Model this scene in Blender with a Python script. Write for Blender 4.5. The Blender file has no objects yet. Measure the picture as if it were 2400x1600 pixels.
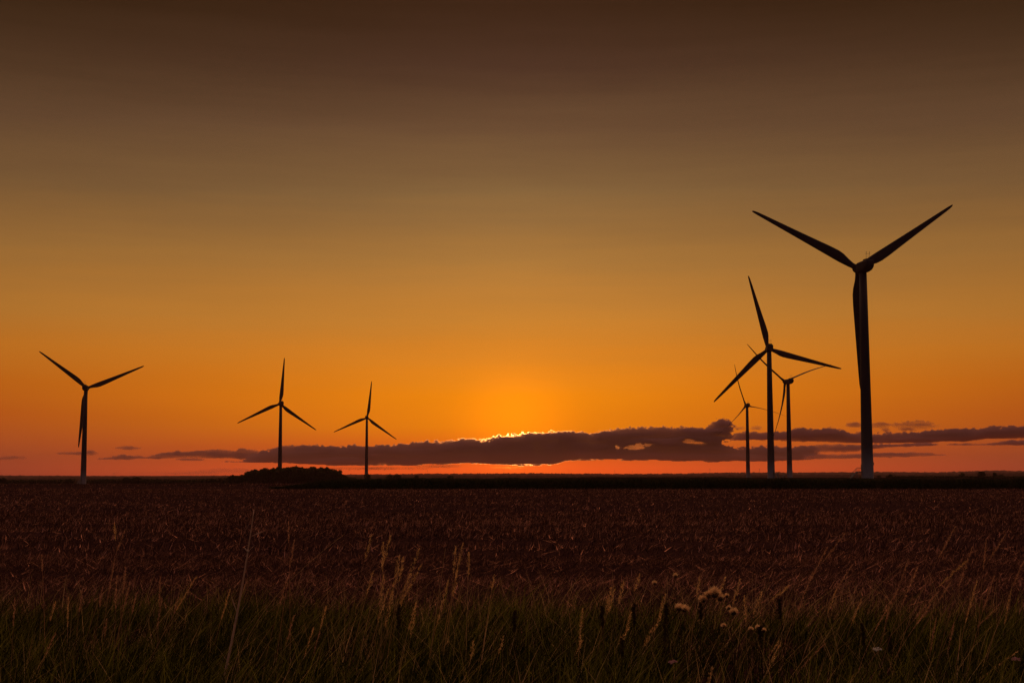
import bpy, math, random
import numpy as np

R = math.radians
SC = bpy.context.scene
COL = SC.collection
rng = np.random.default_rng(7)
random.seed(7)

# ------------------------------------------------------------------ camera
F, YH, EYE = 3333.33, 1111.0, 1.7          # focal length in photo pixels, eye-level row, eye height
PITCH = math.atan((YH - 800) / F)
cam = bpy.data.objects.new('camera', bpy.data.cameras.new('camera'))
COL.objects.link(cam)
cam.location = (0, 0, EYE)
cam.rotation_euler = (math.pi / 2 + PITCH, 0, 0)
cam.data.sensor_width = 36
cam.data.lens = 50
cam.data.clip_start = 0.1
cam.data.clip_end = 120000
SC.camera = cam

SUN_AZ = R(0.1)                             # clockwise from +Y
SUN_EL = R(1.25)


def lin(c):
    o = []
    for v in c:
        v /= 255
        o.append(v / 12.92 if v <= 0.04045 else ((v + 0.055) / 1.055) ** 2.4)
    return tuple(o)


class NT:
    """small node-tree helper"""
    def __init__(self, nt):
        self.nt = nt
        nt.nodes.clear()

    def n(self, t, **kw):
        node = self.nt.nodes.new(t)
        for k, v in kw.items():
            setattr(node, k, v)
        return node

    def put(self, sock, v):
        if isinstance(v, bpy.types.NodeSocket):
            self.nt.links.new(v, sock)
        elif v is not None:
            sock.default_value = v

    def m(self, op, a, b=None, c=None, clamp=False):
        node = self.n('ShaderNodeMath', operation=op, use_clamp=clamp)
        for i, v in enumerate((a, b, c)):
            if v is not None:
                self.put(node.inputs[i], v)
        return node.outputs[0]

    def mix(self, f, a, b, blend='MIX'):
        node = self.n('ShaderNodeMix', data_type='RGBA', blend_type=blend)
        self.put(node.inputs[0], f)
        for i, v in ((6, a), (7, b)):
            if isinstance(v, tuple) and len(v) == 3:
                v = (*v, 1)
            self.put(node.inputs[i], v)
        return node.outputs[2]

    def ramp(self, f, stops, interp='LINEAR'):
        node = self.n('ShaderNodeValToRGB')
        cr = node.color_ramp
        cr.interpolation = interp
        while len(cr.elements) < len(stops):
            cr.elements.new(0.5)
        for e, (p, c) in zip(cr.elements, stops):
            e.position = p
            e.color = (*c, 1) if not isinstance(c, (int, float)) else (c, c, c, 1)
        self.put(node.inputs[0], f)
        return node.outputs[0]

    def noise(self, vec, scale, detail=4, rough=0.55, out=0):
        node = self.n('ShaderNodeTexNoise')
        node.inputs['Scale'].default_value = scale
        node.inputs['Detail'].default_value = detail
        node.inputs['Roughness'].default_value = rough
        if vec is not None:
            self.put(node.inputs['Vector'], vec)
        return node.outputs[out]

    def mapping(self, vec, scale=(1, 1, 1), rot=(0, 0, 0)):
        node = self.n('ShaderNodeMapping')
        node.inputs['Scale'].default_value = scale
        node.inputs['Rotation'].default_value = rot
        self.put(node.inputs['Vector'], vec)
        return node.outputs[0]


# ------------------------------------------------------------------ sky
world = bpy.data.worlds.new('World')
SC.world = world
world.use_nodes = True
W = NT(world.node_tree)
tc = W.n('ShaderNodeTexCoord').outputs['Generated']
nrm = W.n('ShaderNodeVectorMath', operation='NORMALIZE')
W.put(nrm.inputs[0], tc)
D = nrm.outputs[0]
sep = W.n('ShaderNodeSeparateXYZ')
W.put(sep.inputs[0], D)
dx, dy, dz = sep.outputs
elev = W.m('MULTIPLY', W.m('ARCSINE', dz), 180 / math.pi)            # degrees above the horizon
azim = W.m('MULTIPLY', W.m('SUBTRACT', W.m('ARCTAN2', dx, dy), SUN_AZ), 180 / math.pi)
# streaky thin cirrus that wavers the bands of colour, slightly tilted
stv = W.mapping(D, scale=(2.2, 2.2, 30), rot=(0, R(-7), 0))
st2 = W.noise(W.mapping(D, scale=(5, 5, 75), rot=(0, R(-8), 0)), 1.7, 5, 0.6)
st = W.m('SUBTRACT', W.m('ADD', W.m('MULTIPLY', W.noise(stv, 1.6, 5, 0.6), 0.7), W.m('MULTIPLY', st2, 0.45)), 0.575)
elev2 = W.m('ADD', elev, W.m('MULTIPLY', st, W.m('MULTIPLY', W.m('MINIMUM', W.m('MAXIMUM', elev, 0.0), 7.0), 0.22)))
t = W.m('POWER', W.m('DIVIDE', W.m('MAXIMUM', elev2, 0.0), 45.0, clamp=True), 0.5)


def stops(rows):
    return [(math.sqrt(max(e, 0) / 45), c) for e, c in rows]


def px_el(y):
    return math.degrees(math.atan((YH - y) / F))


mid = [(0.0, (1.4, 0.13, 0.008)), (px_el(1095), (1.45, 0.16, 0.008)), (px_el(1050), lin((255, 112, 8))),
       (px_el(1000), lin((255, 140, 2))),
       (px_el(930), lin((252, 143, 8))), (px_el(860), lin((234, 138, 30))), (px_el(750), lin((206, 133, 49))),
       (px_el(607), lin((173, 121, 59))), (px_el(450), lin((135, 101, 61))), (px_el(300), lin((106, 76, 51))),
       (px_el(140), lin((78, 52, 37))), (px_el(0), lin((61, 38, 23))), (45, lin((40, 26, 19)))]
side = [(0.0, lin((144, 61, 43))), (px_el(1085), lin((152, 66, 41))), (px_el(1040), lin((165, 73, 32))),
        (px_el(980), lin((174, 78, 21))), (px_el(910), lin((181, 93, 20))), (px_el(830), lin((184, 108, 31))),
        (px_el(740), lin((171, 112, 45))), (px_el(600), lin((148, 103, 51))), (px_el(450), lin((116, 84, 51))),
        (px_el(300), lin((94, 67, 45))), (px_el(140), lin((69, 47, 29))), (px_el(0), lin((52, 33, 16))),
        (45, lin((38, 24, 18)))]
c_mid = W.ramp(t, stops(mid))
c_side = W.ramp(t, stops(side))
absaz = W.m('DIVIDE', W.m('ABSOLUTE', azim), 24.0, clamp=True)
w_az = W.ramp(absaz, [(0, 1.0), (2.5 / 24, 0.93), (6 / 24, 0.73), (10 / 24, 0.48), (14 / 24, 0.34), (19 / 24, 0.12),
                      (1, 0.0)], 'B_SPLINE')
sunset = W.mix(w_az, c_side, c_mid)
# glow round the hidden sun
sd = (math.sin(SUN_AZ) * math.cos(SUN_EL + R(.5)), math.cos(SUN_AZ) * math.cos(SUN_EL + R(.5)), math.sin(SUN_EL + R(.5)))
dot = W.n('ShaderNodeVectorMath', operation='DOT_PRODUCT')
W.put(dot.inputs[0], D)
dot.inputs[1].default_value = sd
ang = W.m('MULTIPLY', W.m('ARCCOSINE', W.m('MINIMUM', dot.outputs['Value'], 1.0)), 180 / math.pi)
glow = W.m('EXPONENT', W.m('MULTIPLY', W.m('POWER', W.m('DIVIDE', ang, 1.9), 2.0), -1.0))
sunset = W.mix(W.m('MULTIPLY', glow, 1.0), sunset, (0.4, 0.085, 0.0), 'ADD')
blot = W.noise(W.mapping(D, scale=(3.0, 3.0, 16.0), rot=(0, R(-9), 0)), 1.3, 4, 0.55)
sunset = W.mix(1.0, W.mix(1.0, sunset, (1.06, 1.06, 1.04), 'MULTIPLY'), W.ramp(blot, [(0.25, 0.93), (0.75, 1.0)]), 'MULTIPLY')
# the physical dusk sky fills the half of the sky away from the sunset
nish = W.n('ShaderNodeTexSky', sky_type='NISHITA')
nish.sun_disc = False
nish.sun_elevation = SUN_EL
nish.sun_rotation = SUN_AZ
nish.dust_density = 3.0
nish_c = W.mix(1.0, nish.outputs[0], (0.07, 0.058, 0.068), 'MULTIPLY')
front = W.n('ShaderNodeMapRange', interpolation_type='SMOOTHSTEP')
W.put(front.inputs['Value'], dy)
front.inputs['From Min'].default_value = -0.15
front.inputs['From Max'].default_value = 0.55
sky = W.mix(front.outputs[0], nish_c, sunset)
# extra glow added high overhead, out of view, to light field and grass
upper = W.n('ShaderNodeMapRange', interpolation_type='SMOOTHSTEP')
W.put(upper.inputs['Value'], elev)
upper.inputs['From Min'].default_value = 20
upper.inputs['From Max'].default_value = 36
high = W.n('ShaderNodeMapRange', interpolation_type='SMOOTHSTEP')
W.put(high.inputs['Value'], dy)
high.inputs['From Min'].default_value = 0.0
high.inputs['From Max'].default_value = 0.7
w_high = W.m('MULTIPLY', high.outputs[0], W.m('SUBTRACT', 1.0, W.m('MULTIPLY', absaz, 0.5)))
sky = W.mix(upper.outputs[0], sky, W.mix(w_high, (0.17, 0.092, 0.082), (1.75, 0.88, 0.42)))
bg = W.n('ShaderNodeBackground')
W.put(bg.inputs[0], sky)
bg.inputs[1].default_value = 1.0
W.put(W.n('ShaderNodeOutputWorld').inputs[0], bg.outputs[0])

# ------------------------------------------------------------------ sun (hidden behind the cloud bank) and exposure
sun = bpy.data.objects.new('sun', bpy.data.lights.new('sun', 'SUN'))
COL.objects.link(sun)
sun.data.energy = 0.75
sun.data.angle = R(0.5)
sun.data.color = (1.0, 0.52, 0.09)
sun.rotation_euler = (math.pi / 2 - SUN_EL, 0, math.pi - SUN_AZ)
SC.view_settings.view_transform = 'Standard'
SC.view_settings.look = 'None'
SC.view_settings.exposure = 0.0
SC.view_settings.gamma = 1.0
SC.view_settings.use_curve_mapping = False
SC.render.engine = 'CYCLES'
SC.cycles.use_denoising = True
SC.cycles.denoising_prefilter = 'NONE'
SC.cycles.max_bounces = 6
SC.cycles.diffuse_bounces = 2
SC.cycles.transparent_max_bounces = 24
SC.cycles.volume_bounces = 1


# ------------------------------------------------------------------ helpers
def tag(o, label=None, cat=None, group=None, kind=None):
    for k, v in (('label', label), ('category', cat), ('group', group), ('kind', kind)):
        if v:
            o[k] = v
    return o


def empty(name, loc=(0, 0, 0), rz=0):
    o = bpy.data.objects.new(name, None)
    COL.objects.link(o)
    o.location = loc
    o.rotation_euler = (0, 0, rz)
    o.empty_display_size = 0.2
    return o


def obj(name, me, mat=None, parent=None, loc=(0, 0, 0), rot=(0, 0, 0)):
    o = bpy.data.objects.new(name, me)
    if mat is not None and len(me.materials) == 0:
        me.materials.append(mat)
    COL.objects.link(o)
    o.parent = parent
    o.location = loc
    o.rotation_euler = rot
    return o


def mesh(name, V, Q, smooth=False, tint=None):
    """fast mesh from an (N,3) array and an (M,k) array of faces"""
    V = np.asarray(V, dtype=np.float32)
    Q = np.asarray(Q, dtype=np.int32)
    k = Q.shape[1]
    me = bpy.data.meshes.new(name)
    me.vertices.add(len(V))
    me.vertices.foreach_set('co', V.ravel())
    me.loops.add(Q.size)
    me.loops.foreach_set('vertex_index', Q.ravel())
    me.polygons.add(len(Q))
    me.polygons.foreach_set('loop_start', np.arange(0, Q.size, k, dtype=np.int32))
    me.polygons.foreach_set('use_smooth', np.full(len(Q), smooth))
    if tint is not None:
        a = me.attributes.new('tint', 'FLOAT', 'POINT')
        a.data.foreach_set('value', np.asarray(tint, dtype=np.float32))
    me.update(calc_edges=True)
    return me


class MB:
    """collects tubes, boxes and lofts into one mesh"""
    def __init__(self):
        self.v, self.f = [], []

    def loft(self, rings, cap=True):
        b = len(self.v)
        n = len(rings[0])
        for r in rings:
            self.v += [tuple(p) for p in r]
        for i in range(len(rings) - 1):
            for j in range(n):
                a, c = b + i * n + j, b + i * n + (j + 1) % n
                self.f.append((a, c, c + n, a + n))
        if cap:
            self.f.append(tuple(b + j for j in reversed(range(n))))
            self.f.append(tuple(b + (len(rings) - 1) * n + j for j in range(n)))
        return self

    def tube(self, pts, radii, n=8):
        pts = [np.array(p, float) for p in pts]
        if isinstance(radii, (int, float)):
            radii = [radii] * len(pts)
        rings = []
        for i, p in enumerate(pts):
            d = pts[min(i + 1, len(pts) - 1)] - pts[max(i - 1, 0)]
            d /= np.linalg.norm(d) + 1e-9
            u = np.cross(d, (0, 1, 0) if abs(d[1]) < 0.9 else (1, 0, 0))
            u /= np.linalg.norm(u)
            w = np.cross(d, u)
            rings.append([p + radii[i] * (u * math.cos(a) + w * math.sin(a))
                          for a in (2 * math.pi * j / n for j in range(n))])
        return self.loft(rings)

    def box(self, lo, hi):
        x0, y0, z0 = lo
        x1, y1, z1 = hi
        return self.loft([[(x0, y0, z), (x1, y0, z), (x1, y1, z), (x0, y1, z)] for z in (z0, z1)])

    def mesh(self, name, smooth=False):
        me = bpy.data.meshes.new(name)
        me.from_pydata(self.v, [], self.f)
        if smooth:
            me.polygons.foreach_set('use_smooth', [True] * len(me.polygons))
        me.update()
        return me


def ray(px, py):
    """world direction through a photo pixel, scaled to y = 1"""
    u, v = (px - 1200) / F, (800 - py) / F
    y = math.cos(PITCH) - v * math.sin(PITCH)
    z = math.sin(PITCH) + v * math.cos(PITCH)
    return u / y, z / y


def at(px, py, Y):
    a, b = ray(px, py)
    return np.array([a * Y, Y, EYE + b * Y])


def smooth01(a, lo, hi):
    s = np.clip((a - lo) / (hi - lo), 0, 1)
    return s * s * (3 - 2 * s)


def vnoise(x, y, seed):
    """cheap value noise, 0..1, arrays"""
    r = np.random.default_rng(seed)
    tab = r.random((256, 256))
    xi, yi = np.floor(x).astype(int), np.floor(y).astype(int)
    fx, fy = x - xi, y - yi
    fx, fy = fx * fx * (3 - 2 * fx), fy * fy * (3 - 2 * fy)
    g = lambda a, b: tab[a & 255, b & 255]
    return ((g(xi, yi) * (1 - fx) + g(xi + 1, yi) * fx) * (1 - fy)
            + (g(xi, yi + 1) * (1 - fx) + g(xi + 1, yi + 1) * fx) * fy)


def fbm(x, y, seed, octs=4, gain=0.5):
    s, a, tot = 0, 1, 0
    for i in range(octs):
        s = s + a * vnoise(x * 2 ** i + 17.3 * i, y * 2 ** i + 5.1 * i, seed + i)
        tot += a
        a *= gain
    return s / tot


def ground_z(x, y):
    """height of the land"""
    x, y = np.asarray(x, float), np.asarray(y, float)
    d = np.hypot(x, y)
    az = np.degrees(np.arctan2(x, y))
    zl = np.interp(d, [0, 250, 950, 1230, 1550, 3000], [0, 0, -4.5, -5.5, -5.5, -9])
    zr = np.interp(d, [0, 200, 458, 743, 1009, 1322, 3000], [0, 0, .5, -.3, -.5, -1.9, -6])
    w = smooth01(az, -6, 4)
    z = zl * (1 - w) + zr * w
    px = 1200 + F * np.tan(np.radians(np.clip(az, -30, 30)))
    rough = (fbm(az * 9, d * 0, 31, 5, 0.6) - 0.5)
    y1 = np.interp(px, [0, 500, 1000, 1500, 1900, 2100, 2300, 2400, 2600], [1119, 1118, 1114, 1113.5, 1112, 1111.5, 1109, 1107.5, 1107])
    h1 = EYE + (YH - y1) / F * 5000 + rough * 9
    y2 = np.interp(px, [-200, 0, 100, 300, 530, 800, 1000, 1250, 1450, 1600, 1700, 1950, 2100, 2200, 2280, 2330, 2370, 2420],
                   [1113, 1113.5, 1114, 1116, 1114, 1111.5, 1109.5, 1108.5, 1110, 1109, 1107, 1106.3, 1105.5, 1106.5,
                    1103.7, 1102.2, 1104, 1102.5])
    h2 = EYE + (YH - y2) / F * 9000 + (fbm(az * 16, d * 0 + 3.3, 51, 5, 0.7) - 0.5) * 16
    b1 = smooth01(d, 3200, 5000) * (1 - smooth01(d, 5000, 6300))
    b2 = smooth01(d, 6500, 9000)
    z = z + b1 * (h1 - z)
    z = z + b2 * (h2 - z) * (1 - 0.6 * smooth01(d, 9000, 11500))
    near = 1 - smooth01(d, 60, 170)
    z = z + near * 0.05 * (fbm(x * 0.25, y * 0.9, 77, 3) - 0.5)
    return z


# ------------------------------------------------------------------ materials
def principled(name, col, rough=0.8, spec=0.3):
    m = bpy.data.materials.new(name)
    m.use_nodes = True
    N = NT(m.node_tree)
    p = N.n('ShaderNodeBsdfPrincipled')
    p.inputs['Roughness'].default_value = rough
    p.inputs['Specular IOR Level'].default_value = spec
    out = N.n('ShaderNodeOutputMaterial')
    N.put(out.inputs[0], p.outputs[0])
    if col is not None:
        p.inputs['Base Color'].default_value = (*col, 1)
    return m, N, p, out


def leaf_material(name, a, b, trans=0.5, gloss=0.05, grough=0.45):
    """thin plant matter: diffuse + translucent, tinted per piece by the 'tint' attribute"""
    m = bpy.data.materials.new(name)
    m.use_nodes = True
    N = NT(m.node_tree)
    at_ = N.n('ShaderNodeAttribute', attribute_name='tint')
    c = N.mix(at_.outputs['Fac'], a, b)
    df, tr, gl = N.n('ShaderNodeBsdfDiffuse'), N.n('ShaderNodeBsdfTranslucent'), N.n('ShaderNodeBsdfGlossy')
    gl.inputs['Roughness'].default_value = grough
    N.put(df.inputs[0], c)
    N.put(tr.inputs[0], c)
    N.put(gl.inputs[0], c)
    m1, m2 = N.n('ShaderNodeMixShader'), N.n('ShaderNodeMixShader')
    m1.inputs[0].default_value = trans
    N.put(m1.inputs[1], df.outputs[0])
    N.put(m1.inputs[2], tr.outputs[0])
    m2.inputs[0].default_value = gloss
    N.put(m2.inputs[1], m1.outputs[0])
    N.put(m2.inputs[2], gl.outputs[0])
    N.put(N.n('ShaderNodeOutputMaterial').inputs[0], m2.outputs[0])
    return m


# ground: harvested field, bare soil with chaff; paler stubble beyond
m_ground, N, p, out = principled('field_soil', None, 1.0, 0.0)
pos = N.n('ShaderNodeNewGeometry').outputs['Position']
n1 = N.noise(N.mapping(pos, (0.05, 0.22, 0.05)), 1.0, 5, 0.6)
n2 = N.noise(N.mapping(pos, (1, 1, 1)), 9.0, 4, 0.7)
c = N.ramp(n1, [(0.3, (0.012, 0.006, 0.006)), (0.7, (0.065, 0.03, 0.03))])
c = N.mix(0.6, c, N.ramp(n2, [(0.42, (0.018, 0.008, 0.008)), (0.8, (0.13, 0.06, 0.055))]))
sp = N.n('ShaderNodeSeparateXYZ')
N.put(sp.inputs[0], pos)
far = N.n('ShaderNodeMapRange', interpolation_type='SMOOTHSTEP')
N.put(far.inputs[0], sp.outputs[1])
far.inputs[1].default_value = 180
far.inputs[2].default_value = 260
pale = N.ramp(N.noise(N.mapping(pos, (0.004, 0.02, 0.01)), 1.0, 4), [(0.35, (0.011, 0.006, 0.005)), (0.65, (0.026, 0.014, 0.011))])
c = N.mix(far.outputs[0], c, pale)
fields = N.n('ShaderNodeTexVoronoi')
fields.inputs['Scale'].default_value = 1.0
N.put(fields.inputs['Vector'], N.mapping(pos, (0.0016, 0.0011, 0.0)))
land = N.ramp(N.m('FRACT', N.m('MULTIPLY', fields.outputs['Color'], 3.0)),
              [(0.0, (0.010, 0.007, 0.006)), (0.5, (0.016, 0.011, 0.009)), (1.0, (0.026, 0.017, 0.013))])
far2 = N.n('ShaderNodeMapRange', interpolation_type='SMOOTHSTEP')
N.put(far2.inputs[0], sp.outputs[1])
far2.inputs[1].default_value = 900
far2.inputs[2].default_value = 2000
c = N.mix(far2.outputs[0], c, land)
N.put(p.inputs['Base Color'], c)
bmp = N.n('ShaderNodeBump')
bmp.inputs['Strength'].default_value = 0.7
bmp.inputs['Distance'].default_value = 0.06
N.put(bmp.inputs['Height'], n2)
N.put(p.inputs['Normal'], bmp.outputs[0])

# turbine coating: grey paint; the pale tower foot is a light falloff painted into the colour
m_tower, N, p, out = principled('tower_paint_falloff', None, 0.6, 0.15)
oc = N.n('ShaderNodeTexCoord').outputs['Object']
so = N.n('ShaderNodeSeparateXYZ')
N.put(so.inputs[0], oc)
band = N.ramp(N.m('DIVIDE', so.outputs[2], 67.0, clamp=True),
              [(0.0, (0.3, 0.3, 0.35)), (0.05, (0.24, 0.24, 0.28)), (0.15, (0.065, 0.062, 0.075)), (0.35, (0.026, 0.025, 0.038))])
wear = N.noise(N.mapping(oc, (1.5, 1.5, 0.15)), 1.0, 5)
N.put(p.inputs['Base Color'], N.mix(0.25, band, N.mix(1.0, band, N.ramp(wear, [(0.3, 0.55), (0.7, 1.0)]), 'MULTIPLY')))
m_turb, N, p, out = principled('blade_coating', None, 0.65, 0.12)
oc = N.n('ShaderNodeTexCoord').outputs['Object']
N.put(p.inputs['Base Color'], N.ramp(N.noise(oc, 0.6, 4), [(0.3, (0.022, 0.02, 0.032)), (0.7, (0.032, 0.029, 0.045))]))
m_steel, N, p, out = principled('galvanised_steel', (0.16, 0.16, 0.17), 0.5, 0.5)
p.inputs['Metallic'].default_value = 0.6

m_tree = leaf_material('tree_leaves', (0.022, 0.03, 0.012), (0.06, 0.07, 0.028), 0.3, 0.02)
m_bark, *_ = principled('bark', (0.07, 0.05, 0.035), 0.9, 0.1)
m_crop = leaf_material('crop_leaves', (0.022, 0.024, 0.012), (0.07, 0.07, 0.03), 0.25, 0.02)
m_straw = leaf_material('straw', (0.018, 0.008, 0.008), (0.74, 0.35, 0.265), 0.45, 0.4, 0.33)
m_grass = leaf_material('grass_blades', (0.008, 0.013, 0.002), (0.25, 0.235, 0.035), 0.55, 0.12)
m_stalk = leaf_material('dry_stalk', (0.4, 0.26, 0.12), (0.85, 0.56, 0.27), 0.55, 0.35, 0.4)
m_dim = leaf_material('reddish_stalk', (0.42, 0.22, 0.13), (0.85, 0.48, 0.27), 0.5, 0.25, 0.4)
m_reed = leaf_material('dead_reed', (0.7, 0.48, 0.34), (0.85, 0.62, 0.45), 0.3, 0.1)
m_seed = leaf_material('seed_head', (0.75, 0.48, 0.19), (0.95, 0.62, 0.27), 0.65, 0.4, 0.4)
m_fluff = leaf_material('thistle_down', (0.75, 0.5, 0.27), (0.97, 0.74, 0.45), 0.85, 0.05)
m_dark = leaf_material('dark_weed', (0.03, 0.02, 0.010), (0.12, 0.075, 0.035), 0.35, 0.03)
m_weed = leaf_material('weed_leaf', (0.04, 0.06, 0.012), (0.11, 0.13, 0.03), 0.5, 0.05)
m_white = leaf_material('pale_petals', (0.65, 0.62, 0.6), (0.8, 0.78, 0.75), 0.4, 0.03)
m_pink = leaf_material('pink_petals', (0.5, 0.25, 0.3), (0.65, 0.4, 0.42), 0.4, 0.03)

# ------------------------------------------------------------------ land
azs = np.unique(np.concatenate([np.arange(-180, -26, 4.0), np.arange(-26, -21.5, 0.5), np.arange(-21.5, 21.5, 0.045),
                                np.arange(21.5, 26, 0.5), np.arange(26, 180, 4.0)]))
ds = np.unique(np.concatenate([[0.6, 2, 4, 6], np.arange(8, 60, 1.2), np.geomspace(60, 3200, 60), np.arange(3200, 6500, 120),
                               np.arange(6500, 9400, 110), np.arange(9400, 11800, 400)]))
A, DD = np.meshgrid(np.radians(azs), ds)
gx, gy = DD * np.sin(A), DD * np.cos(A)
gz = ground_z(gx, gy)
na, nd = len(azs), len(ds)
V = np.concatenate([np.stack([gx, gy, gz], -1).reshape(-1, 3), [[0, 0, 0]]])
i, j = np.meshgrid(np.arange(nd - 1), np.arange(na), indexing='ij')
jn = (j + 1) % na
Q = np.stack([i * na + j, i * na + jn, (i + 1) * na + jn, (i + 1) * na + j], -1).reshape(-1, 4)[:, ::-1]
g = obj('ground', mesh('ground', V, Q, True), m_ground)
tag(g, kind='structure')


# ------------------------------------------------------------------ blades, straws
def ribbon(P0, h, lean, width, seg, curve, tint, face=None):
    """vectorised grass ribbons: base P0 (n,3), height h, lean (n,2) offset at the tip, width at base"""
    n = len(P0)
    s = np.linspace(0, 1, seg + 1)
    ctr = P0[:, None, :] + np.zeros((n, seg + 1, 3))
    ctr[:, :, 2] += h[:, None] * (s - 0.25 * curve * s ** 2 * 1.0)
    ctr[:, :, :2] += lean[:, None, :] * (s ** (1 + curve))[None, :, None]
    a = rng.uniform(0, math.pi, n) if face is None else face
    sd = np.stack([np.cos(a), np.sin(a), 0 * a], -1)
    w = (width[:, None] * (1 - 0.92 * s ** 1.5))[..., None] * 0.5 * sd[:, None, :]
    V = np.stack([ctr - w, ctr + w], 2).reshape(n, -1, 3)
    k = 2 * (seg + 1)
    q = np.array([[2 * u, 2 * u + 1, 2 * u + 3, 2 * u + 2] for u in range(seg)])
    Q = (np.arange(n)[:, None, None] * k + q[None]).reshape(-1, 4)
    return V.reshape(-1, 3), Q, np.repeat(tint, k)


def join(parts):
    Vs, Qs, Ts, b = [], [], [], 0
    for v, q, t_ in parts:
        Vs.append(v)
        Qs.append(q + b)
        Ts.append(t_)
        b += len(v)
    return np.concatenate(Vs), np.concatenate(Qs), np.concatenate(Ts)


def scatter(n, d0, d1, half=0.43, extra=4.5, bias=1.0):
    d = np.sqrt(rng.uniform(d0 ** 2, d1 ** 2, n)) if bias == 1 else d0 + (d1 - d0) * rng.random(n) ** bias
    x = rng.uniform(-1, 1, n) * (half * d + extra)
    return x, d


def straw_zone(n, d0, d1, w, hmax, flat):
    x, y = scatter(n, d0, d1)
    wob = fbm(x * 0.045, y * 0.08, 95, 3) - 0.5
    swath = 0.5 + 0.5 * np.sin(2 * math.pi * (y + 5.0 * wob) / 5.2)          # windrows left by the harvester
    clump = fbm(x * 0.55, y * 0.8, 97, 4)
    rows = 0.40 * fbm(x * 0.05, y * 0.55, 91, 4) + 0.22 * swath + 0.38 * clump + 0.35 * (fbm(x * 0.03, y * 0.06, 99, 3) - 0.5)
    keep = rng.random(n) < np.clip(0.1 + 3.4 * (rows - 0.36), 0.22, 1)
    x, y, rows = x[keep], y[keep], rows[keep]
    n = len(x)
    z = ground_z(x, y) - 0.01
    lying = rng.random(n) < flat
    h = np.where(lying, rng.uniform(0.03, 0.12, n), rng.uniform(0.3, 1, n) * hmax) * (0.5 + 1.0 * rows)
    L = np.where(lying, rng.uniform(0.1, 0.42, n), rng.uniform(0, 0.14, n))
    a = rng.normal(0.2, 1.1, n) + math.pi * (rng.random(n) < .4)
    lean = np.stack([np.cos(a) * L + 0.03, np.sin(a) * L], -1)
    bright = rng.random(n) < 0.08 + 0.5 * np.clip(rows - 0.42, 0, 1)
    tint = np.where(bright, rng.uniform(0.35, 1.0, n), rng.random(n) ** 2 * 0.2)
    return ribbon(np.stack([x, y, z], -1), h, lean, w * rng.uniform(0.5, 1.5, n), 1, 0.2, tint)


V, Q, T = join([straw_zone(300000, 13.5, 30, 0.012, 0.14, 0.62), straw_zone(200000, 28, 62, 0.022, 0.2, 0.55),
                straw_zone(260000, 58, 163, 0.034, 0.17, 0.5),
                 straw_zone(60000, 161, 340, 0.07, 0.18, 0.4)])
tag(obj('stubble', mesh('stubble', V, Q, False, T), m_straw), 'dry brown stubble and loose straw over the harvested field', 'stubble', kind='stuff')

# verge grass
def verge(n, d0, d1, h0, h1, w, curve, greenness):
    x, y = scatter(n, d0, d1, 0.43, 4.5)
    tuft = fbm(x * 1.3, y * 1.3, 12, 3)
    edge = 16.3 + 1.6 * (fbm(x * 0.5, y * 0 + 2, 5, 3) - 0.5) - 0.9 * smooth01(x, -1, 6)
    keep = (rng.random(n) < np.clip(2.4 * (tuft - 0.28), 0.05, 1)) & (y < edge + rng.normal(0, 0.35, n))
    x, y, tuft = x[keep], y[keep], tuft[keep]
    n = len(x)
    h = rng.uniform(h0, h1, n) * (0.55 + 0.9 * tuft)
    wind = fbm(x * 0.4, y * 0.4, 64, 2)
    a = rng.normal(0.25, 1.35, n)
    L = h * rng.uniform(0.1, 1.0, n)
    lean = np.stack([np.cos(a) * L, np.sin(a) * L], -1)
    tint = np.clip(greenness * rng.random(n) ** 2.6 * (0.35 + 1.5 * wind) * (0.3 + 1.5 * tuft) + (rng.random(n) < 0.05) * rng.uniform(.3, .8, n), 0, 1)
    return ribbon(np.stack([x, y, ground_z(x, y) - 0.01], -1), h, lean, w * rng.uniform(0.6, 1.4, n), 3, curve, tint)


V, Q, T = join([verge(108000, 7.5, 17.2, 0.14, 0.42, 0.011, 0.6, 0.55), verge(34000, 7.5, 17, 0.2, 0.55, 0.008, 0.45, 0.9), verge(25000, 7.5, 17, 0.1, 0.3, 0.022, 1.0, 0.5)])
tag(obj('grass', mesh('verge_grass', V, Q, False, T), m_grass), 'dark green rough grass of the verge', 'grass', kind='stuff')
x, y = scatter(6400, 9, 18.2, 0.43, 4.0)
n = len(x)
h = rng.uniform(0.15, 0.62, n)
a = rng.normal(0.15, 1.5, n)
L = h * rng.uniform(0.1, 1.1, n)
V, Q, T = ribbon(np.stack([x, y, ground_z(x, y)], -1), h, np.stack([np.cos(a) * L, np.sin(a) * L], -1), rng.uniform(0.002, 0.0055, n), 4, 0.35, rng.random(n))
tag(obj('dry_grass', mesh('dry_grass', V, Q, False, T), m_stalk), 'fine dry straw-coloured grass mixed through the verge', 'grass', kind='stuff')

# standing crop strip behind the stubble
n = 100000
cx = rng.uniform(-27.7, 84, n)
cd = 161.5 + 2.4 * fbm(cx * 0.3, cx * 0, 18, 4) + 14 * rng.random(n) ** 1.6
hh = 1.22 * (0.74 + 0.5 * fbm(cx * 0.5, cd * 0.3, 8, 5, 0.65)) * (0.25 + 0.75 * smooth01(cx, -28, -19))
z0 = rng.random(n) ** 0.8 * hh
a = rng.uniform(0, 2 * math.pi, n)
L = rng.uniform(0.08, 0.3, n)
V, Q, T = ribbon(np.stack([cx, cd, ground_z(cx, cd) + z0 * 0.85], -1), np.minimum(0.32, hh - z0 * 0.85),
                 np.stack([np.cos(a) * L, np.sin(a) * L], -1), rng.uniform(0.05, 0.13, n), 2, 0.6, rng.random(n))
tag(obj('crop', mesh('crop', V, Q, False, T), m_crop), 'dark band of unharvested crop standing beyond the stubble', 'crop', kind='stuff')


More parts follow.
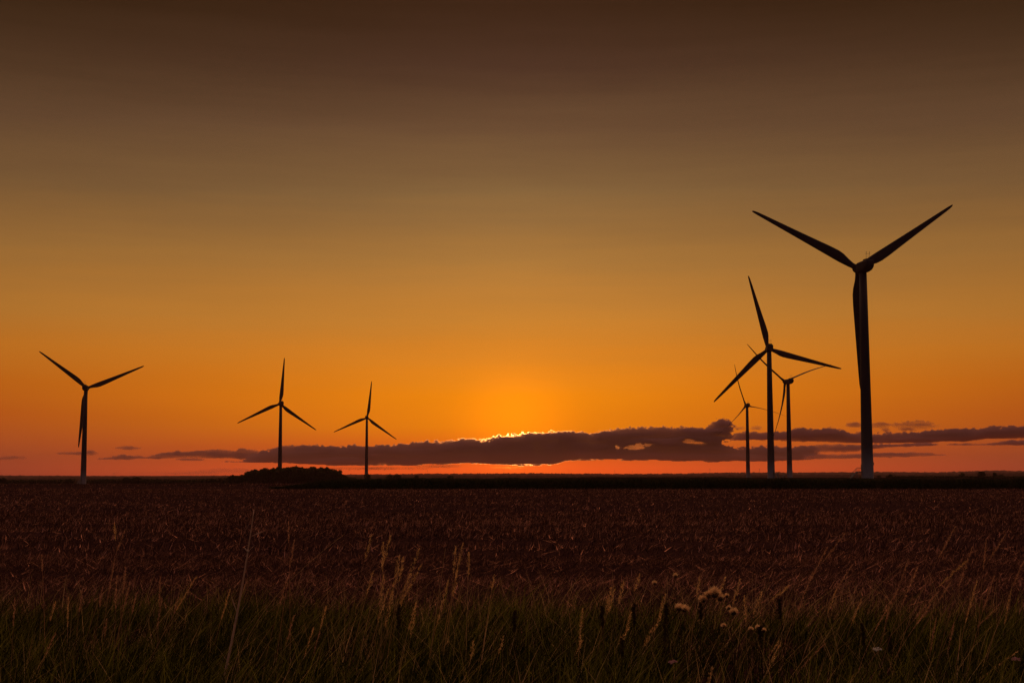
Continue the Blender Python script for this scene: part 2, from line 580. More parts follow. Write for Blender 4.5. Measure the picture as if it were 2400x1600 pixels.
# ------------------------------------------------------------------ trees and hedges
def leaf_cloud(centres, radii, per, size):
    """leaf cards spread through overlapping clumps"""
    k = len(centres)
    c = np.repeat(np.asarray(centres, float), per, 0)
    r = np.repeat(np.asarray(radii, float), per, 0)
    n = len(c)
    d = rng.normal(size=(n, 3))
    d /= np.linalg.norm(d, axis=1)[:, None]
    P = c + d * r * (rng.random(n) ** 0.45)[:, None]
    u = rng.normal(size=(n, 3))
    u /= np.linalg.norm(u, axis=1)[:, None]
    w = np.cross(u, rng.normal(size=(n, 3)))
    w /= np.linalg.norm(w, axis=1)[:, None]
    s = size * rng.uniform(0.5, 1.4, n)[:, None]
    V = np.stack([P - u * s, P - w * s * 0.7, P + u * s, P + w * s * 0.7], 1).reshape(-1, 3)
    return V, np.arange(4 * n).reshape(-1, 4), np.repeat(np.clip(rng.normal(0.45, 0.3, n), 0, 1), 4)


def tree_meshes(h, spread, clumps, per, leaf, trunk_r, low=0.25):
    cs, rs = [], []
    for k in range(clumps):
        f = (k + 0.5) / clumps
        zz = h * (low + (0.88 - low) * f)
        dome = math.sqrt(max(0.06, 1 - (1.75 * f - 0.75) ** 2))
        rad = spread * dome
        a = k * 2.4 + random.uniform(-.5, .5)
        q = random.uniform(0.25, 0.8)
        cs.append((math.cos(a) * rad * q, math.sin(a) * rad * q, zz))
        b = spread * random.uniform(0.26, 0.46) * (0.6 + 0.4 * dome)
        rs.append((b, b, b * 0.8))
    crown = mesh('crown', *leaf_cloud(cs, rs, per, leaf)[:2], False, None)
    at_ = crown.attributes.new('tint', 'FLOAT', 'POINT')
    at_.data.foreach_set('value', np.repeat(rng.random(len(crown.vertices) // 4), 4).astype(np.float32))
    mb = MB()
    mb.tube([(0, 0, -0.6), (0.05 * h * .3, 0, h * 0.3), (0, 0.02 * h, h * 0.62), (0.02 * h, 0, h * .8)],
            [trunk_r * 1.3, trunk_r, trunk_r * 0.6, trunk_r * .2], 8)
    for c in cs[::2]:
        mb.tube([(0, 0, c[2] * 0.6), (c[0] * .5, c[1] * .5, c[2] * 0.82), c], [trunk_r * 0.5, trunk_r * .32, trunk_r * 0.1], 5)
    return crown, mb.mesh('trunk', True)


TREES = [tree_meshes(10, 4.2, 18, 85, 0.5, 0.28), tree_meshes(9, 3.4, 15, 85, 0.46, 0.22, 0.2),
         tree_meshes(11, 3.7, 17, 85, 0.5, 0.26, 0.15), tree_meshes(10, 4.8, 20, 85, 0.52, 0.3, 0.12)]


def plant_tree(name, px, ytop, d, var, label, cat, group=None, wid=1.0, h=None):
    """a tree whose top shows at photo row ytop from distance d"""
    a, _ = ray(px, YH)
    x = a * d
    z = float(ground_z(x, d))
    top = at(px, ytop, d)[2]
    hh = (top - z) if h is None else h
    src = (10, 9, 11, 10)[var] * 0.97
    s = hh / src
    o = empty(name, (x, d, z), random.uniform(0, 6.28))
    o.scale = (s * wid, s * wid, s)
    tag(o, label, cat, group)
    obj('crown', TREES[var][0], m_tree, o)
    obj('trunk', TREES[var][1], m_bark, o)
    return o


# the rounded wood: many trees packed together, each its own
prof_x = [528, 545, 565, 590, 620, 660, 700, 740, 765, 785, 800, 815]
prof_y = [1119, 1112, 1107, 1100, 1095, 1092, 1089.5, 1091, 1093, 1096, 1103, 1116]
lab = 'dark tree packed among others in the low rounded wood'
for row, (d, k) in enumerate(((880, 20), (900, 20), (925, 17), (950, 15))):
    for q in range(k):
        px = 532 + (814 - 532) * (q + random.uniform(0.2, 0.8)) / k
        yt = np.interp(px, prof_x, prof_y) + random.uniform(0, 7) + (4 if row == 0 else 0)
        plant_tree('tree', px, yt, d + random.uniform(-8, 8), random.randrange(4), lab, 'tree', 'trees of the rounded wood', random.uniform(0.9, 1.25))

singles = [
    (862, 1109.5, 1150, 3, 'dark bush in front of the foot of the small turbine beside the wood', 1.0),
    (914, 1112.5, 1150, 1, 'small round tree just beyond the single bush by the wood', 1.7),
    (931, 1111.5, 1150, 0, 'slightly bigger round tree of the close pair beyond the wood', 1.7),
    (976, 1112, 1180, 2, 'small upright tree between the close pair of trees and the hedge', 1.3),
    (1014, 1119, 1180, 3, 'low spreading bush at the start of the central hedge', 1.3),
    (1056, 1114, 1200, 3, 'broad dark tree standing above the central hedge', 1.7),
    (1140, 1120, 1200, 1, 'low dark bush under the orange gap in the clouds', 1.4),
    (297, 1118, 1000, 0, 'bushy tree on the hedge line, smaller of two right of the lone turbine', 1.6),
    (321, 1117, 1000, 3, 'broad bushy tree on the hedge line beside its smaller twin', 1.8),
    (8, 1119, 950, 3, 'dark bush at the far end of the hedge line beyond the lone turbine', 1.5),
    (2060, 1114, 900, 3, 'low rounded bush hard against the tallest turbine tower', 2.2),
    (2087, 1110.5, 900, 0, 'small tree next to the low bush by the tallest turbine tower', 1.9),
    (2016, 1115, 880, 3, 'low bush seen under the steps of the tallest turbine', 1.3),
    (2256, 1107.5, 1000, 1, 'small pointed tree below the hill, smallest of the three separate trees', 1.7),
    (2300, 1104, 1000, 0, 'large round tree below the hill, tallest of the three separate trees', 1.75),
    (2331, 1106, 1000, 2, 'spreading tree with an uneven top next to the large round tree', 1.6),
    (2346, 1112, 1010, 3, 'low shrub tucked against the spreading uneven tree', 2.2),
]
for px, yt, d, var, lb, wd in singles:
    plant_tree('bush' if 'bush' in lb or 'shrub' in lb else 'tree', px, yt, d, var, lb, 'bush' if 'bush' in lb or 'shrub' in lb else 'tree', None, wd)


def hedge(px0, px1, d, ytop, amp, label, seed):
    step = 1.6
    x0, x1 = ray(px0, YH)[0] * d, ray(px1, YH)[0] * d
    k = int((x1 - x0) / step)
    xs = x0 + (np.arange(k) + 0.5) * (x1 - x0) / k
    pxs = 1200 + xs / d * F
    yt = np.interp(pxs, [p_ for p_, _ in ytop], [q for _, q in ytop]) - amp * 2 * (fbm(xs * 0.09, xs * 0, seed, 4) - 0.5)
    zt = EYE + (YH - yt) / F * d
    zg = ground_z(xs, xs * 0 + d)
    hh = np.maximum(zt - zg, 0.8)
    cs, rs = [], []
    for x_, g_, h_ in zip(xs, zg, hh):
        for l in range(2):
            cs.append((x_ + random.uniform(-.8, .8), d + random.uniform(-1.5, 1.5), g_ + h_ * (0.3 + 0.4 * l)))
            rs.append((1.5, 1.5, h_ * 0.36))
    V, Q, T = leaf_cloud(cs, rs, 44, 0.5)
    return tag(obj('hedge', mesh('hedge', V, Q, False, T), m_tree), label, 'hedge')


hedge(-120, 175, 1020, [(-120, 1122), (60, 1124), (175, 1122)], 2.0, 'dark hedge running behind the lone turbine to the edge of the field', 3)
hedge(205, 545, 1030, [(205, 1124), (300, 1121), (430, 1124), (545, 1119)], 2.0, 'dark hedge between the lone turbine and the rounded wood', 4)
hedge(790, 1700, 1250, [(790, 1119), (900, 1121), (1100, 1120), (1300, 1120), (1500, 1119), (1700, 1119)], 2.6, 'long low hedge behind the crop, from the wood to the overlapping turbines', 5)
hedge(2080, 2560, 950, [(2080, 1116), (2200, 1117), (2400, 1116), (2560, 1116)], 1.0, 'low hedge behind the crop beyond the tallest turbine', 6)

# ------------------------------------------------------------------ wind turbines
HUB_H, ROT_R, TILT, OVER, CONE = 67.0, 40.0, R(5), 4.2, R(2)


def tower_mesh():
    mb = MB()
    rings = []
    H = HUB_H - 1.7
    zs = [-1.5, 0, 0.02, 10, 10.01, 22, 22.01, 44, 44.01, H]
    for z in zs:
        r = 1.95 - 0.75 * max(z, 0) / H
        rings.append([(r * math.cos(a), r * math.sin(a), z) for a in (2 * math.pi * q / 40 for q in range(40))])
    mb.loft(rings)
    for z in (10, 22, 44):                       # flange rings between the shells
        r = 1.95 - 0.75 * z / H + 0.03
        mb.loft([[(r * math.cos(a), r * math.sin(a), zz) for a in (2 * math.pi * q / 40 for q in range(40))] for zz in (z - .12, z + .12)])
    return mb.mesh('tower', True)


def nacelle_mesh():
    """local +Y points to the hub; box with a flat roof and a rounded belly and tail"""
    mb = MB()
    rings = []
    for y, wx, top, bot in ((2.6, 1.15, 1.25, -1.3), (2.3, 1.5, 1.6, -1.6), (1.0, 1.7, 1.8, -1.75), (-2, 1.75, 1.85, -1.75),
                            (-4.0, 1.7, 1.85, -1.5), (-5.0, 1.6, 1.82, -1.0), (-5.7, 1.45, 1.75, -0.3), (-6.0, 1.25, 1.55, 0.5)):
        ring = []
        for q in range(28):
            a = 2 * math.pi * q / 28
            c_, s_ = math.cos(a), math.sin(a)
            e = 0.32 if s_ > 0 else 0.62
            X = wx * math.copysign(abs(c_) ** e, c_)
            Z = (top if s_ > 0 else -bot) * math.copysign(abs(s_) ** e, s_)
            if bot > 0 and s_ <= 0:
                Z = bot
            ring.append((X, y, Z))
        rings.append(ring)
    mb.loft(rings)
    mb.box((-1.0, -5.2, 1.8), (1.0, -2.6, 2.25))
    return mb.mesh('nacelle', False)


def mast_mesh():
    mb = MB()
    for sx in (-0.55, 0.55):
        mb.tube([(sx, 0, 0), (sx, 0, 2.1)], 0.05, 6)
        mb.tube([(sx, 0, 2.1), (sx, 0, 2.4)], [0.16, 0.05], 6)
    mb.tube([(-.75, 0, 1.7), (.75, 0, 1.7)], 0.04, 6)
    mb.tube([(0, 0, 0), (0, -.2, 1.2)], 0.04, 6)
    return mb.mesh('weather_mast', True)


def hub_mesh():
    mb = MB()
    rings = []
    for y, r in ((-1.4, 1.2), (-1.3, 1.5), (0.6, 1.55), (1.4, 1.35), (2.0, 0.95), (2.35, 0.45), (2.45, 0.05)):
        rings.append([(r * math.sin(a), y, r * math.cos(a)) for a in (2 * math.pi * q / 28 for q in range(28))])
    mb.loft(rings)
    return mb.mesh('hub', True)


def blade_mesh(bend):
    """root at origin, tip along +X, rotor axis +Y, trailing edge towards -Z"""
    secs = [(0.9, 1.8, 1.8, 0.5, 14), (2.2, 1.8, 1.75, .5, 14), (4.2, 2.35, 1.35, .42, 13), (6.5, 3.1, 0.95, .34, 12), (8.5, 3.3, 0.78, .31, 10.5),
            (12, 3.1, .62, .3, 8), (17, 2.65, .48, .3, 5.5), (23, 2.15, .36, .3, 3), (29, 1.68, .26, .3, 1.5), (34, 1.3, .18, .3, .5), (38, .95, .11, .3, 0),
            (39.5, .62, .06, .3, 0), (40, .22, .03, .3, 0)]
    rings = []
    for x, ch, th, le, tw in secs:
        ring = []
        bow = bend * math.sin(math.pi * x / 40.0)
        tw = R(tw)
        for q in range(20):
            a = 2 * math.pi * q / 20
            cz = math.cos(a) * 0.5                        # +: leading edge
            thick = th * 0.5 * math.sin(a)
            if x > 3:
                thick *= (0.55 + 0.9 * (cz + 0.5) ** 0.6) * 0.8 if cz < 0.3 else 1
            Z = ch * (cz - (0.5 - le))
            Yy = thick
            ring.append((x, Yy * math.cos(tw) + Z * math.sin(tw) - bow, Z * math.cos(tw) - Yy * math.sin(tw)))
        rings.append(ring)
    return MB().loft(rings).mesh('blade', True)


def stairs_mesh():
    """platform at the door on the local -X side, flight running down towards -X"""
    mb = MB()
    mb.box((-3.5, -0.8, 1.9), (-1.9, 0.8, 2.16))
    for s_ in (-.75, .75):
        mb.tube([(-3.45, s_, 2.05), (-5.5, s_, 0.0)], 0.17, 6)
        mb.tube([(-5.5, s_, 0.9), (-3.5, s_, 3.0), (-3.1, s_, 3.35), (-2.5, s_, 3.25), (-1.9, s_, 3.1)], 0.05, 6)
        for x_, z_ in ((-5.3, .2), (-4.5, 1.0), (-3.5, 2.0), (-2.7, 2.1)):
            mb.tube([(x_, s_, z_), (x_, s_, z_ + 1.0)], 0.045, 6)
        mb.tube([(-3.3, s_, 0), (-3.3, s_, 2.0)], 0.07, 6)
    for q in range(8):
        f = (q + .5) / 8
        mb.box((-5.5 + 2.0 * f - .14, -.72, 2.0 * f - .03), (-5.5 + 2.0 * f + .14, .72, 2.0 * f + .03))
    return mb.mesh('entrance_stairs', False)


def door_mesh():
    mb = MB()
    rings = []
    for (x_) in (-1.86, -1.99):
        rings.append([(x_, .5 * math.copysign(min(1, abs(math.cos(a)) * 1.25), math.cos(a)), 3.25 + 1.1 * math.copysign(min(1, abs(math.sin(a)) * 1.2), math.sin(a)))
                      for a in (2 * math.pi * q / 24 for q in range(24))])
    mb.loft(rings)
    return mb.mesh('door', False)


def lamp_mesh():
    mb = MB()
    mb.box((1.84, -.25, 4.1), (2.12, .25, 4.9))
    mb.tube([(1.7, 0, 4.5), (2.0, 0, 4.5)], 0.08, 6)
    return mb.mesh('outside_lamp', False)


MT = dict(tower=tower_mesh(), nacelle=nacelle_mesh(), mast=mast_mesh(), hub=hub_mesh(), blade=blade_mesh(0.0), feathered=blade_mesh(1.3), stairs=stairs_mesh(), door=door_mesh(), lamp=lamp_mesh())
# X, Y, Z of the fitted foot, yaw (hub away from the viewer and to the left), first blade angle, blade pitch, stairs heading, label
turbines = [
    (113.93, 457.7, 1.41, 0.149, 0.582, 0, 0.0, 'tallest dark wind turbine, steps at its foot and one blade hanging along its tower'),
    (134.92, 743.6, 0.2, -0.056, 1.826, 0, 2.2, 'second tallest wind turbine, broad blades, thick tower in front of two thin-bladed ones'),
    (196.15, 1009.1, 0.1, 0.312, 0.336, 78, 0.1, 'thin-bladed wind turbine with two blades raised in a wide V, beside the second tallest'),
    (218.5, 1322.0, -2.0, 0.083, 1.845, 78, 1.9, 'smallest of the three overlapping turbines, thin blades crossing the puffy cloud top'),
    (-283.8, 945.9, -8.4, 0.118, 0.394, 0, 1.2, 'lone wind turbine on the pale field at the hedge, one blade hanging beside its tower'),
    (-199.6, 1227.6, -4.9, 0.357, 1.5, 0, 2.0, 'wind turbine rising from behind the dark rounded wood, one blade pointing up'),
    (-158.2, 1551.7, -4.1, 0.019, 1.459, 0, 2.0, 'small wind turbine over a single bush beside the wood, one blade pointing up'),
]
for X, Y, Z, yaw, ph, pit, sth, lb in turbines:
    gz_ = float(ground_z(X, Y))
    t_ = empty('wind_turbine', (X, Y, gz_))
    tag(t_, lb, 'wind turbine', 'wind turbines')
    top = Z + HUB_H - gz_
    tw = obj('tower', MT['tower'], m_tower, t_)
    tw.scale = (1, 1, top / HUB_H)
    s_ = obj('entrance_stairs', MT['stairs'], m_steel, tw, rot=(0, 0, sth))
    obj('door', MT['door'], m_steel, tw, rot=(0, 0, sth))
    obj('outside_lamp', MT['lamp'], m_steel, tw, rot=(0, 0, sth))
    nc = obj('nacelle', MT['nacelle'], m_turb, t_, (0, 0, top), (TILT * 0, 0, yaw))
    obj('weather_mast', MT['mast'], m_steel, nc, (0, -4.4, 2.2))
    hub_loc = (-math.sin(yaw) * math.cos(TILT) * OVER, math.cos(yaw) * math.cos(TILT) * OVER, top + math.sin(TILT) * OVER)
    obj('hub', MT['hub'], m_turb, t_, hub_loc, (TILT, 0, yaw))
    from mathutils import Matrix, Euler, Vector
    base = Euler((TILT, 0, yaw)).to_matrix()
    for k in range(3):
        a_ = ph + k * 2 * math.pi / 3
        # spin about the rotor axis, then cone towards the wind, then pitch about the blade's own length
        m_ = base @ Matrix.Rotation(-a_, 3, 'Y') @ Matrix.Rotation(CONE, 3, 'Z') @ Matrix.Rotation(R(-pit), 3, 'X')
        obj('blade', MT['feathered' if pit else 'blade'], m_turb, t_, hub_loc, m_.to_euler())

# ------------------------------------------------------------------ pylons on the skyline
mb = MB()
for sx in (-1, 1):
    for sy in (-1, 1):
        mb.tube([(3.2 * sx, 3.2 * sy, -2), (1.0 * sx, 1.0 * sy, 28), (0.25 * sx, .25 * sy, 46)], 0.28, 4)
for k in range(8):
    z0, z1 = k * 5.2, k * 5.2 + 5.2
    w0, w1 = np.interp(z0, [0, 28, 46], [3.1, 1, .25]), np.interp(z1, [0, 28, 46], [3.1, 1, .25])
    for s_ in (-1, 1):
        mb.tube([(-w0, s_ * w0, z0), (w1, s_ * w1, z1)], .14, 4)
        mb.tube([(s_ * w0, w0, z0), (s_ * w1, -w1, z1)], .14, 4)
pyl_body = mb.mesh('lattice_tower')
mb = MB()
mb.tube([(-7, 0, 0), (0, 0, .6), (7, 0, 0)], .3, 4)
mb.tube([(-7, 0, 0), (0, 0, -.8), (7, 0, 0)], .2, 4)
pyl_arm = mb.mesh('cross_arm')
pyl_lab = 'tiny electricity pylon in the row along the far ridge'
for px, yt in ((1002, 1101), (1063, 1101), (1112, 1101), (1181, 1103), (1229, 1103), (1333, 1100), (1441, 1100), (1482, 1104), (1664, 1097), (1780, 1097),
               (267, 1112), (411, 1110)):
    d = 8900.0
    x = ray(px, YH)[0] * d
    topz = at(px, yt, d)[2]
    zg = float(ground_z(x, d))
    hh = max(topz - zg, 22)
    o = empty('pylon', (x, d, zg))
    o.scale = (hh / 46,) * 3
    tag(o, pyl_lab, 'pylon', 'pylons along the far ridge')
    obj('lattice_tower', pyl_body, m_steel, o)
    for z in (27, 34, 41):
        obj('cross_arm', pyl_arm, m_steel, o, (0, 0, z))

# ------------------------------------------------------------------ foreground stalks
def stalk_geometry(base, tip, bend, r0, head, n=12, fat=1.0):
    """centre line from base to tip with a bow; returns stem tube and seed-head mesh, local to base"""
    b, t2 = np.array(base, float), np.array(tip, float)
    s = np.linspace(0, 1, n)
    chord = t2 - b
    P = np.zeros((n, 3))
    P[:, 2] = chord[2] * s
    P[:, 0] = chord[0] * s ** (1 + bend)
    P[:, 1] = chord[1] * s ** (1 + bend)
    stem = MB().tube(P, [r0 * (1 - 0.75 * q) for q in s], 5)
    sm = stem.mesh('stem', True)
    at_ = sm.attributes.new('tint', 'FLOAT', 'POINT')
    at_.data.foreach_set('value', np.full(len(sm.vertices), random.random(), np.float32))
    hm = None
    if head > 0:
        Ltot = np.linalg.norm(chord)
        f0 = 1 - head / Ltot
        k = int(24 + head * 260)
        f = f0 + (1 - f0) * rng.random(k)
        C = np.stack([np.interp(f, s, P[:, c_]) for c_ in range(3)], -1)
        dirn = np.stack([np.interp(np.minimum(f + .02, 1), s, P[:, c_]) - np.interp(np.minimum(f + .02, 1) - .04, s, P[:, c_]) for c_ in range(3)], -1)
        dirn /= np.linalg.norm(dirn, axis=1)[:, None]
        rad = rng.normal(size=(k, 3))
        rad -= (rad * dirn).sum(1)[:, None] * dirn
        rad /= np.linalg.norm(rad, axis=1)[:, None]
        prof = np.sin(np.pi * np.clip((f - f0) / (1 - f0), 0.02, 0.98)) ** 0.6
        out_ = C + rad * (0.012 * fat * prof * rng.uniform(.2, 1.7, k))[:, None] 
        u = dirn * 0.8 + rad * 0.55
        ln = rng.uniform(.008, .02, k)[:, None]
        w = np.cross(u, rad)
        w /= np.linalg.norm(w, axis=1)[:, None]
        w *= 0.0026
        V = np.stack([out_ - u * ln * .5, out_ + w, out_ + u * ln, out_ - w], 1).reshape(-1, 3)
        hm = mesh('seed_head', V, np.arange(4 * k).reshape(-1, 4), False, np.repeat(rng.random(k), 4))
    return sm, hm


def stalk(tip_px, tip_py, low_px, low_py, d, head, label, group, bend=0.25, r0=0.0028, name='grass_stalk', fine=False):
    """a stalk whose tip and a lower point of its stem are seen at these photo points, d metres away; rooted in the ground"""
    tp = at(tip_px, tip_py, d + random.uniform(-.15, .25))
    lo = at(low_px, low_py, d)
    gz_ = float(ground_z(lo[0], d))
    dirn = (tp - lo)
    if lo[2] > gz_:
        k = (lo[2] - gz_) / max(dirn[2], 0.05)
        bx = lo[0] - dirn[0] * k * 0.55
    else:
        bx = lo[0]
    bs = np.array([bx, d, gz_ - 0.02])
    o = empty(name, tuple(bs))
    tag(o, label, 'grass stalk', group)
    sm, hm = stalk_geometry((0, 0, 0), tp - bs, bend, r0, head, fat=0.6 if fine else 1.0)
    obj('stem', sm, m_dim if fine else m_stalk, o)
    if hm:
        obj('seed_head', hm, m_dim if fine and random.random() < .8 else m_seed, o)
    return o


L1, G1 = 'golden seed-headed grass stalk leaning in the bright tuft by the middle of the verge', 'stalks of the bright central tuft'
for a_ in [(983, 1285, 929, 1406, .34), (989, 1321, 908, 1457, .36), (916, 1253, 886, 1330, .26), (898, 1270, 893, 1330, .24), (871, 1253, 852, 1310, .2),
           (910, 1379, 881, 1453, .3), (921, 1385, 902, 1460, .28), (900, 1345, 888, 1420, .26), (875, 1337, 862, 1372, .18), (945, 1305, 930, 1360, .2),
           (960, 1345, 930, 1430, .3), (935, 1330, 905, 1420, .28), (972, 1440, 958, 1500, .2), (976, 1410, 950, 1480, .22), (936, 1300, 925, 1350, .18)]:
    stalk(*a_[:4], random.uniform(11, 12.6), a_[4], L1, G1)
L2, G2 = 'upright golden grass stalk standing between the bright tuft and the dark spikes', 'stalks beside the bright central tuft'
for a_ in [(1085, 1272, 1063, 1350, .3), (1068, 1280, 1062, 1340, .22), (1072, 1334, 1058, 1390, .22), (1050, 1361, 1020, 1456, .34), (1099, 1293, 1095, 1365, .2),
           (1052, 1490, 1036, 1540, .16), (1180, 1490, 1165, 1530, .16), (1365, 1425, 1358, 1500, .3), (1110, 1500, 1100, 1550, .15), (1010, 1385, 1000, 1440, .0)]:
    stalk(*a_[:4], random.uniform(11, 12.6), a_[4], L2, G2, 0.2)
L3, G3 = 'small reddish grass stalk in the dim part of the verge near the tall reed', 'stalks of the dim verge'
for a_ in [(269, 1310, 252, 1362), (294, 1330, 288, 1375), (274, 1350, 265, 1405), (294, 1240, 268, 1262), (268, 1225, 268, 1262), (305, 1362, 300, 1390), (376, 1350, 365, 1400),
           (240, 1375, 238, 1420), (193, 1380, 188, 1440), (130, 1410, 118, 1460), (98, 1300, 94, 1360), (35, 1400, 30, 1450), (460, 1350, 410, 1410), (420, 1390, 408, 1430),
           (380, 1400, 372, 1440), (540, 1380, 530, 1410), (676, 1220, 680, 1270), (690, 1265, 680, 1310), (130, 1483, 105, 1515), (215, 1500, 195, 1540), (675, 1351, 646, 1439),
           (690, 1440, 670, 1510), (735, 1470, 705, 1560), (750, 1480, 730, 1540), (765, 1420, 740, 1500), (250, 1450, 244, 1500), (320, 1390, 310, 1440), (160, 1400, 152, 1460)]:
    stalk(*a_, random.uniform(11, 13.5), random.uniform(.14, .3), L3, G3, 0.25, 0.0022, fine=True)
L4, G4 = 'slender windblown grass stalk leaning over the reddish verge below the tallest turbine', 'windblown stalks below the tallest turbine'
for a_ in [(1940.6, 1279, 1880, 1375), (2239, 1233, 2172, 1365), (2358, 1249, 2310, 1330), (2312, 1260, 2298, 1305), (1998, 1322, 1963, 1370), (2181, 1417, 2140, 1480), (2336, 1424, 2265, 1483),
           (2194, 1448, 2180, 1510), (2237, 1457, 2218, 1510), (1936, 1506, 1897, 1540), (2385, 1526, 2340, 1560), (2400, 1315, 2370, 1400), (2280, 1280, 2240, 1350), (2150, 1330, 2110, 1400),
           (2100, 1390, 2070, 1440), (2085, 1420, 2065, 1500), (1980, 1250, 1950, 1290), (2200, 1385, 2150, 1440), (2270, 1310, 2215, 1360), (2020, 1400, 1990, 1460), (1960, 1380, 1930, 1440),
           (2330, 1350, 2300, 1420), (2290, 1360, 2270, 1430), (2230, 1360, 2180, 1430), (2370, 1380, 2350, 1440), (1825, 1500, 1800, 1540), (1905, 1340, 1885, 1390), (2130, 1310, 2095, 1400)]:
    stalk(*a_, random.uniform(11, 13.5), random.uniform(.2, .36), L4, G4, 0.35, 0.0022, fine=True)
L5, G5 = 'small golden grass stalk near the downy thistle heads', 'stalks round the thistles'
for a_ in [(1432, 1375, 1420, 1420), (1500, 1345, 1488, 1375), (1462, 1360, 1450, 1420), (1440, 1380, 1425, 1415), (1480, 1430, 1465, 1480), (1735, 1355, 1715, 1395), (1745, 1395, 1752, 1460),
           (1640, 1350, 1632, 1385), (1700, 1350, 1690, 1380), (1560, 1390, 1540, 1450), (1785, 1385, 1760, 1440), (1475, 1470, 1440, 1520), (1530, 1470, 1500, 1520), (1550, 1440, 1525, 1490),
           (1850, 1370, 1800, 1400), (1670, 1560, 1660, 1590), (1830, 1505, 1800, 1560), (1365, 1500, 1345, 1530)]:
    stalk(*a_, random.uniform(11, 12.8), random.uniform(.14, .24), L5, G5, 0.25, 0.0022)
# bare arching stems
stalk(807, 1251, 712, 1334, 11.6, 0, 'long bare arching stem reaching over the stubble towards the bright tuft', None, 0.9, 0.0034)
stalk(1044, 1285, 1016, 1439, 11.8, 0, 'thick plain pale stem without seed head between golden stalks', None, 0.1, 0.0042)
stalk(2128, 1311, 2040, 1420, 11.8, 0, 'long bare bent stem among the windblown stalks', None, 1.0, 0.0030)
stalk(1158, 1346, 1142, 1420, 11.8, .12, 'dark branching stalk with a lit tip before the bare soil', None, 0.1, 0.0036)

# the tall dead reed: thick stem with nodes and a few sheath leaves
tp, lo = at(595, 1194, 11.0), at(526, 1541, 11.2)
bs = np.array([lo[0] - .03, 11.2, float(ground_z(lo[0], 11.2)) - .02])
o = empty('reed', tuple(bs))
tag(o, 'tallest dead reed with a thick pale stem, leaning slightly, alone in the dim verge', 'reed')
s = np.linspace(0, 1, 26)
C = (tp - bs)
P = np.stack([C[0] * (0.45 * s + .75 * s ** 1.0 * .733), C[1] * s, C[2] * s], -1)
P[:, 0] = C[0] * (1.25 * s - .25 * s ** 2)
rr = 0.0115 * (1 - .72 * s)
mb = MB().tube(P, list(rr), 8)
for f in (.42, .78):
    c_ = np.array([np.interp(f, s, P[:, q]) for q in range(3)])
    mb.tube([c_ - (0, 0, .012), c_, c_ + (0, 0, .012)], [.006, .0105, .006], 8)
sm = mb.mesh('stem', True)
sm.attributes.new('tint', 'FLOAT', 'POINT').data.foreach_set('value', np.full(len(sm.vertices), .6, np.float32))
obj('stem', sm, m_reed, o)
for f, ddx, ddz, ln in ((.78, .8, .7, .07), (.78, -.7, .6, .05), (.97, -.6, -1.2, .22), (.42, .9, 1.4, .16), (.45, -.5, 1.2, .14), (.86, 1.0, .35, .12)):
    c_ = np.array([np.interp(f, s, P[:, q]) for q in range(3)])
    e_ = c_ + np.array([ddx, .1, ddz]) / math.hypot(ddx, ddz) * ln
    V = np.array([c_ - (0, 0, .006), (c_ + e_) / 2 - (.002, 0, .006), e_, (c_ + e_) / 2 + (.002, 0, .006)])
    V = np.concatenate([V, V + (0, .0015, 0)])
    Q = np.array([(0, 1, 2, 3), (7, 6, 5, 4), (0, 4, 5, 1), (1, 5, 6, 2), (2, 6, 7, 3), (3, 7, 4, 0)])
    obj('leaf', mesh('leaf', V, Q, False, np.full(8, .5)), m_reed, o)


# thistles gone to seed: dark cores fringed with down
def fluff_mesh(r, k=420):
    d = rng.normal(size=(k, 3))
    d[:, 2] = np.abs(d[:, 2]) * 1.2 - 0.1
    d /= np.linalg.norm(d, axis=1)[:, None]
    a_ = d * r * .62
    b_ = d * r * rng.uniform(.8, 1.15, k)[:, None] + rng.normal(0, r * .12, (k, 3))
    w = np.cross(d, rng.normal(size=(k, 3)))
    w /= np.linalg.norm(w, axis=1)[:, None]
    w *= 0.0011
    V = np.stack([a_ - w, a_ + w, b_ + w, b_ - w], 1).reshape(-1, 3)
    return mesh('down', V, np.arange(4 * k).reshape(-1, 4), False, np.repeat(rng.random(k), 4))


def core_mesh(r):
    mb = MB()
    rings = []
    for z, q in ((-.75, .35), (-.55, .62), (-.2, .78), (.15, .68), (.38, .4), (.45, .1)):
        rings.append([(r * .8 * q * math.cos(a) * (1 + .12 * (k % 2)), r * .8 * q * math.sin(a) * (1 + .12 * (k % 2)), r * z) for k, a in enumerate(2 * math.pi * k / 14 for k in range(14))])
    me = mb.loft(rings).mesh('seed_head', False)
    me.attributes.new('tint', 'FLOAT', 'POINT').data.foreach_set('value', rng.random(len(me.vertices)).astype(np.float32))
    return me


CORE = [core_mesh(.02), core_mesh(.032), core_mesh(.046)]
DOWN = [fluff_mesh(.022, 200), fluff_mesh(.038, 340), fluff_mesh(.052, 460)]


